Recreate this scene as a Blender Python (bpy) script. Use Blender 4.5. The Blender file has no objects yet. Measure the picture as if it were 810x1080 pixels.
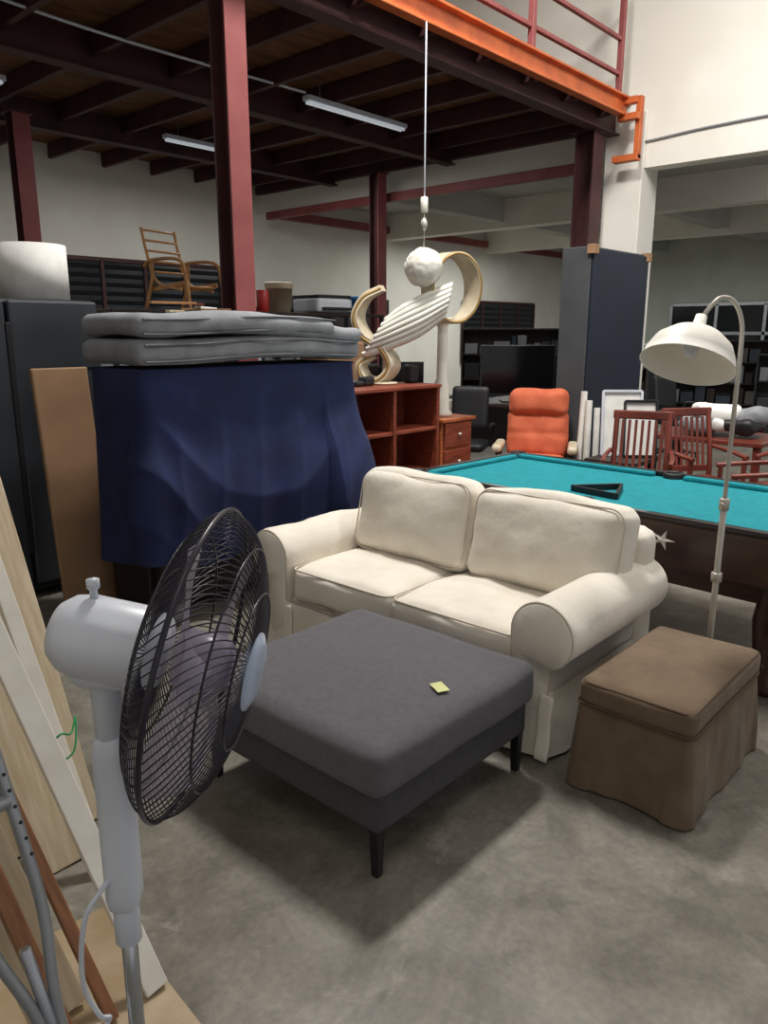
import bpy, bmesh, math, random
from mathutils import Vector, Matrix, noise, Euler
random.seed(4)
D=math.radians
scene=bpy.context.scene
scene.view_settings.view_transform='Standard'

# ------------------------------------------------------------------ helpers
def lin(h):
    h=h.lstrip('#'); o=[]
    for i in (0,2,4):
        c=int(h[i:i+2],16)/255
        o.append(c/12.92 if c<=.04045 else ((c+.055)/1.055)**2.4)
    return (*o,1)
def mat(name,c,rough=.6,c2=None,scale=8,metal=0,bump=0,bscale=120,emit=0,trans=0,alpha=1,stretch=None,coat=0,sheen=0,detail=5,lo=.35,hi=.65):
    m=bpy.data.materials.new(name); m.use_nodes=True
    nt=m.node_tree; b=nt.nodes['Principled BSDF']
    b.inputs['Base Color'].default_value=lin(c); b.inputs['Roughness'].default_value=rough
    b.inputs['Metallic'].default_value=metal
    if coat: b.inputs['Coat Weight'].default_value=coat
    if sheen: b.inputs['Sheen Weight'].default_value=sheen
    if alpha<1: b.inputs['Alpha'].default_value=alpha
    if trans: b.inputs['Transmission Weight'].default_value=trans
    tc=nt.nodes.new('ShaderNodeTexCoord'); mp=nt.nodes.new('ShaderNodeMapping')
    nt.links.new(tc.outputs['Object'],mp.inputs['Vector'])
    if stretch: mp.inputs['Scale'].default_value=stretch
    n=nt.nodes.new('ShaderNodeTexNoise'); n.inputs['Scale'].default_value=scale; n.inputs['Detail'].default_value=detail
    nt.links.new(mp.outputs['Vector'],n.inputs['Vector'])
    r=nt.nodes.new('ShaderNodeValToRGB'); r.color_ramp.elements[0].position=lo; r.color_ramp.elements[1].position=hi
    base=lin(c); 
    r.color_ramp.elements[0].color=lin(c2) if c2 else tuple(x*.86 for x in base[:3])+(1,)
    r.color_ramp.elements[1].color=base
    nt.links.new(n.outputs['Fac'],r.inputs['Fac']); nt.links.new(r.outputs['Color'],b.inputs['Base Color'])
    if bump:
        n2=nt.nodes.new('ShaderNodeTexNoise'); n2.inputs['Scale'].default_value=bscale; n2.inputs['Detail'].default_value=3
        nt.links.new(mp.outputs['Vector'],n2.inputs['Vector'])
        bp=nt.nodes.new('ShaderNodeBump'); bp.inputs['Strength'].default_value=bump; bp.inputs['Distance'].default_value=.01
        nt.links.new(n2.outputs['Fac'],bp.inputs['Height']); nt.links.new(bp.outputs['Normal'],b.inputs['Normal'])
    if emit:
        b.inputs['Emission Color'].default_value=base; b.inputs['Emission Strength'].default_value=emit
    return m
def group(name,loc=(0,0,0),rz=0,rot=None):
    e=bpy.data.objects.new(name,None); e.empty_display_size=.1
    bpy.context.collection.objects.link(e); e.location=loc
    e.rotation_euler=rot if rot else (0,0,D(rz)); return e
def mk(name,verts,faces,m,parent=None,smooth=True,mtx=None):
    me=bpy.data.meshes.new(name); me.from_pydata([tuple(v) for v in verts],[],faces); me.validate()
    bm=bmesh.new(); bm.from_mesh(me); bmesh.ops.recalc_face_normals(bm,faces=bm.faces); bm.to_mesh(me); bm.free()
    if smooth:
        for p in me.polygons: p.use_smooth=True
    me.materials.append(m)
    o=bpy.data.objects.new(name,me); bpy.context.collection.objects.link(o)
    if mtx is not None: o.matrix_world=mtx
    if parent: o.parent=parent
    return o
def box(name,c,s,m,parent=None,bev=.006,rot=(0,0,0),seg=2,taper=1):
    bm=bmesh.new(); bmesh.ops.create_cube(bm,size=1)
    for v in bm.verts:
        k=taper if v.co.z<0 else 1
        v.co=Vector((v.co.x*s[0]*k,v.co.y*s[1]*k,v.co.z*s[2]))
    bev=min(bev,min(s)*.45)
    if bev>0: bmesh.ops.bevel(bm,geom=bm.edges[:],offset=bev,segments=seg,affect='EDGES',profile=.5)
    me=bpy.data.meshes.new(name); bm.to_mesh(me); bm.free(); me.materials.append(m)
    o=bpy.data.objects.new(name,me); bpy.context.collection.objects.link(o)
    o.location=c; o.rotation_euler=[D(a) for a in rot]
    if parent: o.parent=parent
    return o
def bb(name,a,b,m,parent=None,bev=.006):
    return box(name,[(a[i]+b[i])/2 for i in range(3)],[abs(b[i]-a[i]) for i in range(3)],m,parent,bev)
def soft(name,c,s,m,parent=None,r=.04,puff=(0,0,0),n=16,nz=0,ns=4,rot=(0,0,0),fn=None):
    """rounded, puffed upholstery block"""
    bm=bmesh.new(); bmesh.ops.create_cube(bm,size=2)
    bmesh.ops.subdivide_edges(bm,edges=bm.edges[:],cuts=n,use_grid_fill=True)
    h=Vector(s)/2; r=min(r,min(h)*.98); sd=random.random()*50
    for v in bm.verts:
        u=v.co.copy()
        u=Vector([math.sin(a*math.pi/2)*.35+a*.65 for a in u])
        p=Vector((u.x*h.x,u.y*h.y,u.z*h.z))
        q=Vector([max(-(h[i]-r),min(h[i]-r,p[i])) for i in range(3)])
        d=p-q
        if d.length>1e-6:
            p=q+d.normalized()*r
        w=[1-a*a for a in u]
        p.x+=math.copysign(1,u.x)*abs(u.x)*puff[0]*w[1]*w[2]
        p.y+=math.copysign(1,u.y)*abs(u.y)*puff[1]*w[0]*w[2]
        p.z+=math.copysign(1,u.z)*abs(u.z)*puff[2]*w[0]*w[1]
        if nz:
            k=noise.noise_vector(p*ns+Vector((sd,sd,sd)))
            p+=k*nz
        if fn: p=fn(p,u)
        v.co=p
    me=bpy.data.meshes.new(name); bm.to_mesh(me); bm.free(); me.materials.append(m)
    for p in me.polygons: p.use_smooth=True
    o=bpy.data.objects.new(name,me); bpy.context.collection.objects.link(o)
    o.location=c; o.rotation_euler=[D(a) for a in rot]
    if parent: o.parent=parent
    return o
def tubes(name,paths,r,m,parent=None,cyc=False,res=3,mtx=None):
    cu=bpy.data.curves.new(name,'CURVE'); cu.dimensions='3D'; cu.bevel_depth=r; cu.bevel_resolution=res; cu.use_fill_caps=True
    for pts in paths:
        s=cu.splines.new('POLY'); s.points.add(len(pts)-1)
        for i,p in enumerate(pts): s.points[i].co=(*p,1)
        s.use_cyclic_u=cyc; s.use_smooth=True
    cu.materials.append(m)
    o=bpy.data.objects.new(name,cu); bpy.context.collection.objects.link(o)
    if mtx is not None: o.matrix_world=mtx
    if parent: o.parent=parent
    return o
def cr(pts,n=8):
    pts=[Vector(p) for p in pts]; P=[pts[0]*2-pts[1]]+pts+[pts[-1]*2-pts[-2]]; out=[]
    for i in range(1,len(P)-2):
        a,b,c,d=P[i-1:i+3]
        for k in range(n):
            t=k/n
            out.append(.5*((2*b)+(c-a)*t+(2*a-5*b+4*c-d)*t*t+(3*b-a-3*c+d)*t**3))
    out.append(pts[-1]); return out
def lathe(name,prof,m,parent=None,loc=(0,0,0),n=32,mtx=None,cap=False):
    v=[];f=[]
    for (r,z) in prof:
        for k in range(n):
            a=2*math.pi*k/n; v.append((r*math.cos(a),r*math.sin(a),z))
    for i in range(len(prof)-1):
        for k in range(n):
            f.append((i*n+k,i*n+(k+1)%n,(i+1)*n+(k+1)%n,(i+1)*n+k))
    if cap: f.append(tuple(range(n))); f.append(tuple((len(prof)-1)*n+k for k in range(n)))
    o=mk(name,v,f,m,parent,mtx=mtx)
    if mtx is None: o.location=loc
    return o
def cyl(name,p0,p1,r,m,parent=None,r2=None,n=20):
    p0=Vector(p0);p1=Vector(p1);d=p1-p0;L=d.length; r2=r if r2 is None else r2
    e=min(r,L)*.08
    Mx=Matrix.Translation(p0)@d.to_track_quat('Z','Y').to_matrix().to_4x4()
    return lathe(name,[(0.0001,0),(r-e,0),(r,e),(r2,L-e),(r2-e,L),(0.0001,L)],m,parent,n=n,mtx=Mx)
def beam(name,p0,p1,w,t,m,parent=None,bev=.003,up=(0,0,1)):
    """rectangular bar between two points: w across, t along 'up'"""
    p0=Vector(p0);p1=Vector(p1);z=(p1-p0);L=z.length;z.normalize();u=Vector(up)
    x=u.cross(z)
    if x.length<1e-4: x=Vector((1,0,0))
    x.normalize();y=z.cross(x)
    Mx=Matrix((x,y,z)).transposed().to_4x4(); Mx.translation=(p0+p1)/2
    o=box(name,(0,0,0),(w,t,L),m,None,bev); o.matrix_world=Mx
    if parent: o.parent=parent
    return o
def rrect(x0,y0,x1,y1,r=.03,n=6):
    o=[]
    for cx,cy,a0 in ((x1-r,y0+r,-90),(x1-r,y1-r,0),(x0+r,y1-r,90),(x0+r,y0+r,180)):
        for k in range(n+1):
            a=D(a0+90*k/n); o.append(Vector((cx+r*math.cos(a),cy+r*math.sin(a))))
    return o
def drape(name,path,zt,zb,m,parent,flare=.02,amp=.01,freq=6,rows=14,closed=True,step=.02,hem=0,seed=0,extra=None):
    pts=[Vector(p) for p in path]; seq=pts+[pts[0]] if closed else pts
    S=[0]
    for i in range(1,len(seq)): S.append(S[-1]+(seq[i]-seq[i-1]).length)
    L=S[-1]; N=int(L/step); out=[]
    for k in range(N if closed else N+1):
        s=L*k/N; i=1
        while i<len(S)-1 and S[i]<s: i+=1
        t=(s-S[i-1])/max(1e-9,S[i]-S[i-1]); p=seq[i-1].lerp(seq[i],t); out.append((p,s))
    n=len(out); V=[];F=[]
    for j in range(rows+1):
        h=j/rows
        for k in range(n):
            p,s=out[k]
            a=out[(k-2)%n][0] if closed else out[max(0,k-2)][0]
            b=out[(k+2)%n][0] if closed else out[min(n-1,k+2)][0]
            t=(b-a).normalized(); nr=Vector((t.y,-t.x))
            w=noise.noise(Vector((s*freq,h*.8,seed)))+.4*noise.noise(Vector((s*freq*2.7,h*1.5,seed+9)))
            off=flare*h+amp*(.25+h)*w
            if extra: off+=extra(p,s,h)
            q=p+nr*off
            z=zt+(zb-zt)*h+hem*h*noise.noise(Vector((s*1.7,seed,3)))
            V.append((q.x,q.y,z))
    for j in range(rows):
        for k in range(n if closed else n-1):
            F.append((j*n+k,j*n+(k+1)%n,(j+1)*n+(k+1)%n,(j+1)*n+k))
    return mk(name,V,F,m,parent)
def ribbon(name,path,w,th,m,parent,wf=None,wd=(0,1,0),raw=False):
    P=path if raw else cr(path,8);V=[];F=[];n=len(P);wd=Vector(wd)
    for i,p in enumerate(P):
        t=(P[min(n-1,i+1)]-P[max(0,i-1)]).normalized()
        W=wd
        N=t.cross(W).normalized(); k=w*(wf(i/(n-1)) if wf else 1)/2
        for a,b in ((-1,-1),(1,-1),(1,1),(-1,1)):
            V.append(p+W*k*a+N*th/2*b)
    for i in range(n-1):
        for k in range(4): F.append((i*4+k,i*4+(k+1)%4,i*4+4+(k+1)%4,i*4+4+k))
    F+= [(0,1,2,3),tuple((n-1)*4+k for k in range(4))]
    return mk(name,V,F,m,parent,smooth=False)

# ------------------------------------------------------------------ materials
M={}
M['wall']=mat('wall_paint','#f0ede4',.8,'#e6e2d8',1.2,bump=.05,bscale=30)
M['wall2']=mat('wall_paint_grey','#c9cdc4',.8,'#bcc0b7',1.0)
M['ceil']=mat('ceiling_paint','#bdbdb7',.85,'#b0b0a9',1)
M['ply']=mat('plywood_deck','#825636',.8,'#5d3b27',2,stretch=(1,5,1))
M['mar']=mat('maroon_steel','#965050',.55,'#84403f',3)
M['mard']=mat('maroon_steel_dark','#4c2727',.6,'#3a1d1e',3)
M['org']=mat('orange_steel','#cf6a33',.5,'#ad5226',4)
M['white']=mat('white_plastic','#dadfe9',.35,'#ced4df',3,coat=.2)
M['sofa']=mat('cream_slipcover','#ece5d8',.9,'#e2dacc',6,bump=.35,bscale=16,sheen=.2)
M['sofap']=mat('cream_piping','#d3c9ba',.9,bump=.1)
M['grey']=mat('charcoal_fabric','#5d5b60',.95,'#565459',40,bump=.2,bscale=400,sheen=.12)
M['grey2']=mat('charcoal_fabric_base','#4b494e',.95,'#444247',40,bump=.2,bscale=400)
M['brn']=mat('brown_slipcover','#75634f',.97,'#695745',9,bump=.35,bscale=22,sheen=.1)
M['brnp']=mat('brown_piping','#5c4b3a',.95)
M['black']=mat('black_metal','#17171a',.4)
M['blk']=mat('black_plastic','#1c1c1f',.5)
M['teal']=mat('teal_baize','#0a8a95',.95,'#087f8a',20,bump=.1,bscale=500)
M['ptw']=mat('pool_table_wood','#472a1e',.35,'#2c170f',4,stretch=(4,1,4),coat=.3)
M['ptb']=mat('pool_table_rail','#231c1c',.35,coat=.2)
M['blue']=mat('navy_cloth','#232d58',.95,'#1b2448',5,bump=.2,bscale=90)
M['matt']=mat('grey_mattress','#93959a',.95,'#84868b',9,bump=.3,bscale=110)
M['mattp']=mat('grey_mattress_piping','#66686e',.9)
M['dkw']=mat('dark_wood','#2a1c17',.5,'#1c120e',4,stretch=(6,1,1))
M['redw']=mat('redwood','#8e4630',.5,'#6e3020',5,stretch=(1,6,6))
M['orgw']=mat('orange_wood','#b5653a',.5,'#98502b',5,stretch=(1,6,6))
M['card']=mat('cardboard','#a07d5c',.75,'#8c6c50',3,bump=.05)
M['mute']=mat('muted_book','#5a5450',.8,'#48433f',3)
M['mute2']=mat('muted_blue_book','#3a4450',.8,'#2f3842',3)
M['pack']=mat('plastic_wrapped_board','#b3a085',.3,'#9d8868',5,coat=.5,bump=.3,bscale=14)
M['fridge']=mat('dark_steel','#484c52',.35,'#3d4146',2,metal=.4)
M['fridge2']=mat('dark_steel_side','#2b2d31',.4,metal=.3)
M['panel']=mat('navy_laminate','#1e2738',.55,'#18202e',3)
M['panelg']=mat('grey_laminate','#4a4d50',.55,'#404346',3)
M['pine']=mat('pale_timber','#d3c4aa',.65,'#bda98a',6,stretch=(9,1,1),lo=.3,hi=.7)
M['ptrim']=mat('white_batten','#e8e4da',.55,'#dad5ca',6)
M['brw']=mat('brown_timber','#94633f',.5,'#754a2c',6,stretch=(9,1,1))
M['alu']=mat('aluminium','#b4b8be',.35,'#a4a8ae',5,metal=.8)
M['chrome']=mat('chrome','#c8cbd0',.18,metal=.95)
M['nickel']=mat('brushed_nickel','#c9c3b8',.35,metal=.5)
M['shade']=mat('lamp_shade_white','#f4f1e8',.5,'#ece8dd',3)
M['cage']=mat('fan_guard','#262230',.35)
M['blade']=mat('fan_blade','#b0a5bd',.3,'#a298b0',2,alpha=.62)
M['badge']=mat('fan_badge','#c4d3ec',.3)
M['orf']=mat('orange_fabric','#cf6c4a',.85,'#bb5a3b',7,bump=.3,bscale=60)
M['paper']=mat('white_paper','#ecebe6',.8)
M['yel']=mat('yellow_note','#d9dc9a',.8)
M['glass']=mat('dark_window','#2a2e33',.12,'#1f2226',2)
M['bei']=mat('beige_stone','#d3c8b0',.45,'#bfb196',6,coat=.2)
M['gold']=mat('gold_edge','#b3925a',.4,'#9c7d46',6,metal=.4)
M['pearl']=mat('pearl_white','#eceae0',.35,'#dedace',5,coat=.3)
M['tube']=mat('fluorescent_tube','#dfe6ea',.3,emit=.35)
M['tubeon']=mat('fluorescent_tube_on','#ffffff',.3,emit=3)
M['green']=mat('green_twine','#2f9a5a',.7)
M['red']=mat('red_plastic','#b8302c',.4)
M['bluep']=mat('blue_plastic','#2d6fa8',.4)
M['mah']=mat('mahogany','#7d392b',.4,'#5f281f',5,stretch=(1,1,.3),coat=.3)
M['beech']=mat('beech_wood','#c08a52',.5,'#a87441',5)
M['greyc']=mat('grey_cloth','#8d8f94',.9)
M['screen']=mat('tv_screen','#0d0e11',.15)

# concrete floor
fm=bpy.data.materials.new('concrete_floor'); fm.use_nodes=True; nt=fm.node_tree; b=nt.nodes['Principled BSDF']
tc=nt.nodes.new('ShaderNodeTexCoord')
def nn(s,d=6,dist=0,rough=.55):
    n=nt.nodes.new('ShaderNodeTexNoise'); n.inputs['Scale'].default_value=s; n.inputs['Detail'].default_value=d
    n.inputs['Distortion'].default_value=dist; n.inputs['Roughness'].default_value=rough
    nt.links.new(tc.outputs['Object'],n.inputs['Vector']); return n
def ramp(n,p0,c0,p1,c1):
    r=nt.nodes.new('ShaderNodeValToRGB'); e=r.color_ramp.elements
    e[0].position=p0;e[0].color=c0;e[1].position=p1;e[1].color=c1
    nt.links.new(n.outputs['Fac'],r.inputs['Fac']); return r
def mixc(a,bb_,mode,f):
    x=nt.nodes.new('ShaderNodeMixRGB'); x.blend_type=mode
    if isinstance(f,float): x.inputs[0].default_value=f
    else: nt.links.new(f,x.inputs[0])
    nt.links.new(a,x.inputs[1]); nt.links.new(bb_,x.inputs[2]); return x
r1=ramp(nn(1.2,8,.3),.4,lin('#676257'),.6,lin('#8e897e'))
r2=ramp(nn(4,9,.4,.65),.38,lin('#625d53'),.64,lin('#979286'))
x1=mixc(r1.outputs['Color'],r2.outputs['Color'],'MIX',.5)
r3=ramp(nn(1.3,8,.9,.6),.51,(0,0,0,1),.60,(.8,.8,.8,1))
r4=ramp(nn(9,7,.2),.3,lin('#4f4a40'),.7,lin('#736e62'))
x2=mixc(x1.outputs['Color'],r4.outputs['Color'],'MIX',r3.outputs['Color'])
r6=ramp(nn(2.1,9,.8,.68),.59,(0,0,0,1),.66,(.45,.45,.45,1))
x2b=mixc(x2.outputs['Color'],ramp(nn(20,3),.3,lin('#a5a094'),.7,lin('#b0aba0')).outputs['Color'],'MIX',r6.outputs['Color'])
r5=ramp(nn(45,4),.35,(.8,.8,.8,1),.65,(1,1,1,1))
x3=mixc(x2b.outputs['Color'],r5.outputs['Color'],'MULTIPLY',1.0)
nt.links.new(x3.outputs['Color'],b.inputs['Base Color'])
rr=ramp(nn(2.5,5),.3,(.36,.36,.36,1),.7,(.6,.6,.6,1)); nt.links.new(rr.outputs['Color'],b.inputs['Roughness'])
bp=nt.nodes.new('ShaderNodeBump'); bp.inputs['Strength'].default_value=.12; bp.inputs['Distance'].default_value=.01
nt.links.new(nn(30,6).outputs['Fac'],bp.inputs['Height']); nt.links.new(bp.outputs['Normal'],b.inputs['Normal'])
M['floor']=fm

# ------------------------------------------------------------------ room shell
def slab(name,a,b_,m): return bb(name,a,b_,m,None,0)
slab('floor',(-5,-6,-.1),(20,11.4,0),M['floor'])
slab('wall_left',(-5,11.2,0),(20,11.4,7),M['wall'])
slab('wall_far',(20,-6,0),(20.2,11.4,7),M['wall2'])
slab('wall_upper_right',(9.1,-6,3.5),(9.35,4.65,7),M['wall'])
slab('wall_upper_mid',(9.1,4.65,3.65),(9.35,11.2,7),M['wall'])
slab('wall_back',(-5.2,-6,0),(-5,11.4,7),M['wall'])
slab('ceiling',(-5,-6,7),(9.35,11.4,7.15),M['ceil'])
slab('ceiling_annex',(9.35,-6,4.0),(20,11.2,4.15),M['ceil'])
ab=group('annex_beams')
for y in (8.4,5.6,2.8,0,-2.8): bb('beam_y',(9.35,y-.15,3.6),(20,y+.15,4.0),M['ceil'],ab)
for x in (12.6,16.2): bb('beam_x',(x-.15,-6,3.5),(x+.15,11.2,4.0),M['wall'],ab)
bb('pillar_concrete',(9.05,4.12,0),(9.5,4.6,4.1),M['wall'],None,.01)
def louvre(name,x0,x1,z0,z1,n):
    g=group(name); y=11.15
    bb('glass',(x0,y,z0),(x1,y+.03,z1),M['glass'],g,0)
    w=(x1-x0)/n
    for i in range(n+1): bb('mullion',(x0+i*w-.03,y-.03,z0),(x0+i*w+.03,y+.02,z1),M['mard'],g)
    for z in (z0,z1): bb('rail',(x0,y-.03,z-.03),(x1,y+.02,z+.03),M['mard'],g)
    for i in range(n):
        k=z0+.12
        while k<z1-.05:
            box('slat',(x0+(i+.5)*w,y-.015,k),(w-.08,.006,.09),M['fridge2'],g,.001,rot=(35,0,0)); k+=.13
louvre('window_1',4.6,8.2,1.3,2.7,5)
louvre('window_2',15.2,18.4,.9,2.35,4)
def fw(name,y0,y1,z0,z1):
    g=group(name); bb('glass',(19.95,y0,z0),(19.98,y1,z1),M['glass'],g,0)
    n=3
    for i in range(n+1):
        y=y0+(y1-y0)*i/n; bb('mullion',(19.9,y-.04,z0),(19.97,y+.04,z1),M['alu'],g)
    for z in (z0,(z0+z1)/2,z1): bb('rail',(19.9,y0,z-.04),(19.97,y1,z+.04),M['alu'],g)
fw('window_3',4.6,8.0,.9,2.3); fw('window_4',-1,3.2,.5,2.6)

# ------------------------------------------------------------------ mezzanine
mz=group('mezzanine')
bb('deck',(-3,4.32,4.2),(9.08,11.18,4.26),M['ply'],mz,0)
bb('edge_channel_web',(-3,4.26,4.02),(8.85,4.3,4.2),M['org'],mz)
bb('edge_flange_low',(-3,4.2,4.0),(8.85,4.3,4.025),M['org'],mz)
bb('edge_flange_top',(-3,4.2,4.185),(8.85,4.3,4.21),M['org'],mz)
for y in (4.5,6.9,9.2): 
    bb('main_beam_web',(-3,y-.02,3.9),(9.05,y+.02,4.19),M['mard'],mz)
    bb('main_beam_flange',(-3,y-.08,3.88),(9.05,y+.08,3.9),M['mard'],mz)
x=-2.6
while x<9.1:
    bb('joist',(x-.03,4.32,4.0),(x+.03,11.15,4.19),M['mard'],mz); x+=.8
bb('wall_beam_high',(8.98,4.7,3.95),(9.08,11.1,4.2),M['mard'],mz)
bb('wall_beam_low',(8.96,4.75,3.52),(9.08,10.8,3.64),M['mar'],mz)
bb('annex_wall_rail',(9.6,11.05,3.62),(19.9,11.18,3.76),M['mar'],mz)
for x in (-1.2,.8,2.8,4.8,6.9,8.75): bb('rail_post',(x-.03,4.3,4.2),(x+.03,4.36,5.35),M['mar'],mz)
for z in (4.45,4.8,5.3): bb('hand_rail',(-3,4.31,z-.02),(8.8,4.36,z+.02),M['mar'],mz)
for a,b_ in (((8.75,4.1,4.13),(8.85,4.3,4.2)),((8.78,4.06,3.55),(8.86,4.12,4.2)),((8.75,4.06,3.53),(8.86,4.36,3.60)),((8.7,4.06,3.95),(8.8,4.3,4.02))):
    bb('end_bracket',a,b_,M['org'],mz)
def column(name,x,y,w=.2,top=3.87,m1='mar'):
    g=group(name)
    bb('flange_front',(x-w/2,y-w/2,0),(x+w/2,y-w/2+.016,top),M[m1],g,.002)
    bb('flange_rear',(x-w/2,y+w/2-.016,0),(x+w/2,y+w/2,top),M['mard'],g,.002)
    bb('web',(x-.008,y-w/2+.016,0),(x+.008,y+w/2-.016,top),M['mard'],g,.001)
    bb('cap_plate',(x-w*.7,y-w*.7,top),(x+w*.7,y+w*.7,top+.01),M['mard'],g,.001)
    bb('base_plate',(x-w*.7,y-w*.7,0),(x+w*.7,y+w*.7,.015),M['mard'],g,.001)
column('steel_column',3.42,4.45,.17)
column('steel_column',3.9,8.7,.18)
column('steel_column',8.75,8.0,.18)
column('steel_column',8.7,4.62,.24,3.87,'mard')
def fluoro(name,x0,x1,y,z,m='tube'):
    g=group(name)
    bb('housing',(x0,y-.05,z),(x1,y+.05,z+.05),M['white'],g)
    cyl('tube_1',(x0+.03,y-.025,z-.015),(x1-.03,y-.025,z-.015),.014,M[m],g)
    cyl('tube_2',(x0+.03,y+.025,z-.015),(x1-.03,y+.025,z-.015),.014,M[m],g)
    for x in (x0+.2,x1-.2): bb('hanger',(x-.005,y-.005,z+.05),(x+.005,y+.005,z+.2),M['alu'],g,.001)
fluoro('ceiling_batten_light',5.8,7.35,6.3,3.95)
fluoro('ceiling_batten_light',5.7,6.75,8.75,3.95)
fluoro('ceiling_batten_light',2.2,3.5,8.0,3.95)
fluoro('ceiling_batten_light',11.0,12.3,3.3,3.85,'tubeon')
tubes('light_cable',[cr([(1.5,6.3,4.1),(3.5,6.3,4.0),(5.8,6.3,4.02)],6)],.012,M['white'])
tubes('wall_conduit',[cr([(9.08,4.6,3.86),(9.08,4.2,3.78),(9.08,3.4,3.82),(9.08,2,3.84),(9.08,-2,3.84)],6)],.012,M['greyc'])

# ------------------------------------------------------------------ love seat
sf=group('loveseat_sofa')
X0,X1=2.41,3.34; YN,YF=1.24,3.11
A=.255
yin0,yin1=YN+A,YF-A
def arm(name,y_in,sgn):
    prof=[(0,.03),(0,.3),(-.004,.44)]
    for k in range(0,22):
        a=D(185-k*12); prof.append((.128+.135*math.cos(a),.515+.135*math.sin(a)))
    prof+=[(.175,.40),(.165,.3),(.165,.03)]
    cx=.11; st=[(X0,.93),(X0+.006,.965),(X0+.018,.99),(X0+.035,1)]
    n=18
    for i in range(1,n): st.append((X0+.035+(X1-.1-X0-.035)*i/n,1))
    st+=[(X1-.06,1),(X1-.03,.97),(X1-.02,.9)]
    V=[];F=[];m_=len(prof)
    for i,(x,s) in enumerate(st):
        for (q,z) in prof:
            dq=cx+(q-cx)*s; dz=.35+(z-.35)*(1-(1-s)*.6)
            w=(noise.noise(Vector((x*5,q*6,z*6+sgn)))*.012+noise.noise(Vector((x*14,q*9,z*9+sgn)))*.005) if 2<i<len(st)-2 else 0
            V.append((x,y_in+sgn*(dq+w),dz+w))
    for i in range(len(st)-1):
        for k in range(m_): F.append((i*m_+k,i*m_+(k+1)%m_,(i+1)*m_+(k+1)%m_,(i+1)*m_+k))
    F.append(tuple(range(m_)));F.append(tuple((len(st)-1)*m_+k for k in range(m_)))
    mk(name,V,F,M['sofa'],sf)
    tubes(name+'_piping',[[Vector((X0+.01,y_in+sgn*(cx+(q-cx)*.985),.35+(z-.35)*.99)) for q,z in prof[1:-1]]],.005,M['sofap'],sf)
arm('arm_near',yin0,-1); arm('arm_far',yin1,1)
bb('base',(X0+.06,yin0-.15,.06),(X1-.04,yin1+.15,.3),M['sofa'],sf,.03)
for x in (X0+.1,X1-.1):
    for y in (YN+.12,YF-.12): cyl('foot',(x,y,0),(x,y,.08),.025,M['dkw'],sf)
soft('back_frame',(X1-.1,(YN+.06+YF-.2)/2,.42),(.2,YF-.2-YN-.06,.74),M['sofa'],sf,r=.07,nz=.008,ns=4)
ym=(yin0+yin1)/2; sw=(yin1-yin0)/2
def wrk(p,u):
    p.z+=.004*noise.noise(Vector((p.x*16,p.y*16,p.z*6)))*(1 if u.z>0 else 0)
    return p
for i,yc in enumerate((ym-sw/2,ym+sw/2)):
    soft('seat_cushion',(X0+.385,yc,.385),(.7,sw-.006,.175),M['sofa'],sf,r=.045,puff=(.015,0,.03),nz=.013,ns=5,n=26,fn=wrk)
    for z in (.462,.308):
        tubes('seat_piping',[[Vector((p.x,p.y,z)) for p in rrect(X0+.04,yc-sw/2+.008,X0+.72,yc+sw/2-.008,.05)]],.005,M['sofap'],sf,cyc=True)
def shp(p,u):
    p.z-= .012*abs(u.y)**3*max(0,u.z)
    p.x+= .005*noise.noise(Vector((p.x*4,p.y*13,p.z*13)))
    return p
for (ya,yb) in ((1.31,2.095),(2.105,2.86)):
    yc=(ya+yb)/2; wd_=yb-ya
    soft('back_cushion',(X0+.63,yc,.685),(.2,wd_,.455),M['sofa'],sf,r=.07,puff=(.05,.0,.02),nz=.020,ns=4,n=28,rot=(0,13,0),fn=shp)
    Rm=Euler((0,D(13),0)).to_matrix(); c_=Vector((X0+.63,yc,.685))
    tubes('back_piping',[[c_+Rm@Vector((-.082,q.x,q.y-(.010*abs(q.x/(wd_/2))**3 if q.y>0 else 0))) for q in rrect(-wd_/2+.012,-.215,wd_/2-.012,.215,.07)]],.004,M['sofap'],sf,cyc=True)
bb('front_rail',(X0+.045,yin0,.2),(X0+.1,yin1,.31),M['sofa'],sf,.015)
path=rrect(X0+.012,YN+.08,X1-.02,YF-.08,.03)
drape('skirt',path,.29,.015,M['sofa'],sf,flare=.035,amp=.024,freq=5,step=.012,seed=2)
for (cx_,cy_) in ((X0,YN+.085),(X0,yin0+.02),(X0,yin1-.02),(X0,YF-.085)):
    soft('skirt_pleat',(cx_-.012,cy_,.148),(.02,.06,.27),M['sofa'],sf,r=.009,nz=.006,ns=9,n=8,rot=(0,5,0))

# ------------------------------------------------------------------ charcoal ottoman
ot=group('charcoal_ottoman')
OX0,OX1,OY0,OY1=1.45,2.34,1.33,2.25
oc=((OX0+OX1)/2,(OY0+OY1)/2)
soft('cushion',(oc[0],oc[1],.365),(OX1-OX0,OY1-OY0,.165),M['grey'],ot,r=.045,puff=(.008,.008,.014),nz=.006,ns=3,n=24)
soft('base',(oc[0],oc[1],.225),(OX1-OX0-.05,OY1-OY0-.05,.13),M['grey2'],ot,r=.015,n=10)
tubes('cushion_piping',[[Vector((p.x,p.y,.315)) for p in rrect(OX0+.006,OY0+.006,OX1-.006,OY1-.006,.05)]],.004,M['grey2'],ot,cyc=True)
for sx in (0,1):
    for sy in (0,1):
        x=(OX0+.05,OX1-.05)[sx]; y=(OY0+.05,OY1-.05)[sy]
        box('leg',(x,y,.085),(.038,.038,.17),M['black'],ot,.004,taper=.72)
bb('leg_rail_1',(OX0+.05,OY0+.045,.145),(OX1-.05,OY0+.065,.165),M['black'],ot)
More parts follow.
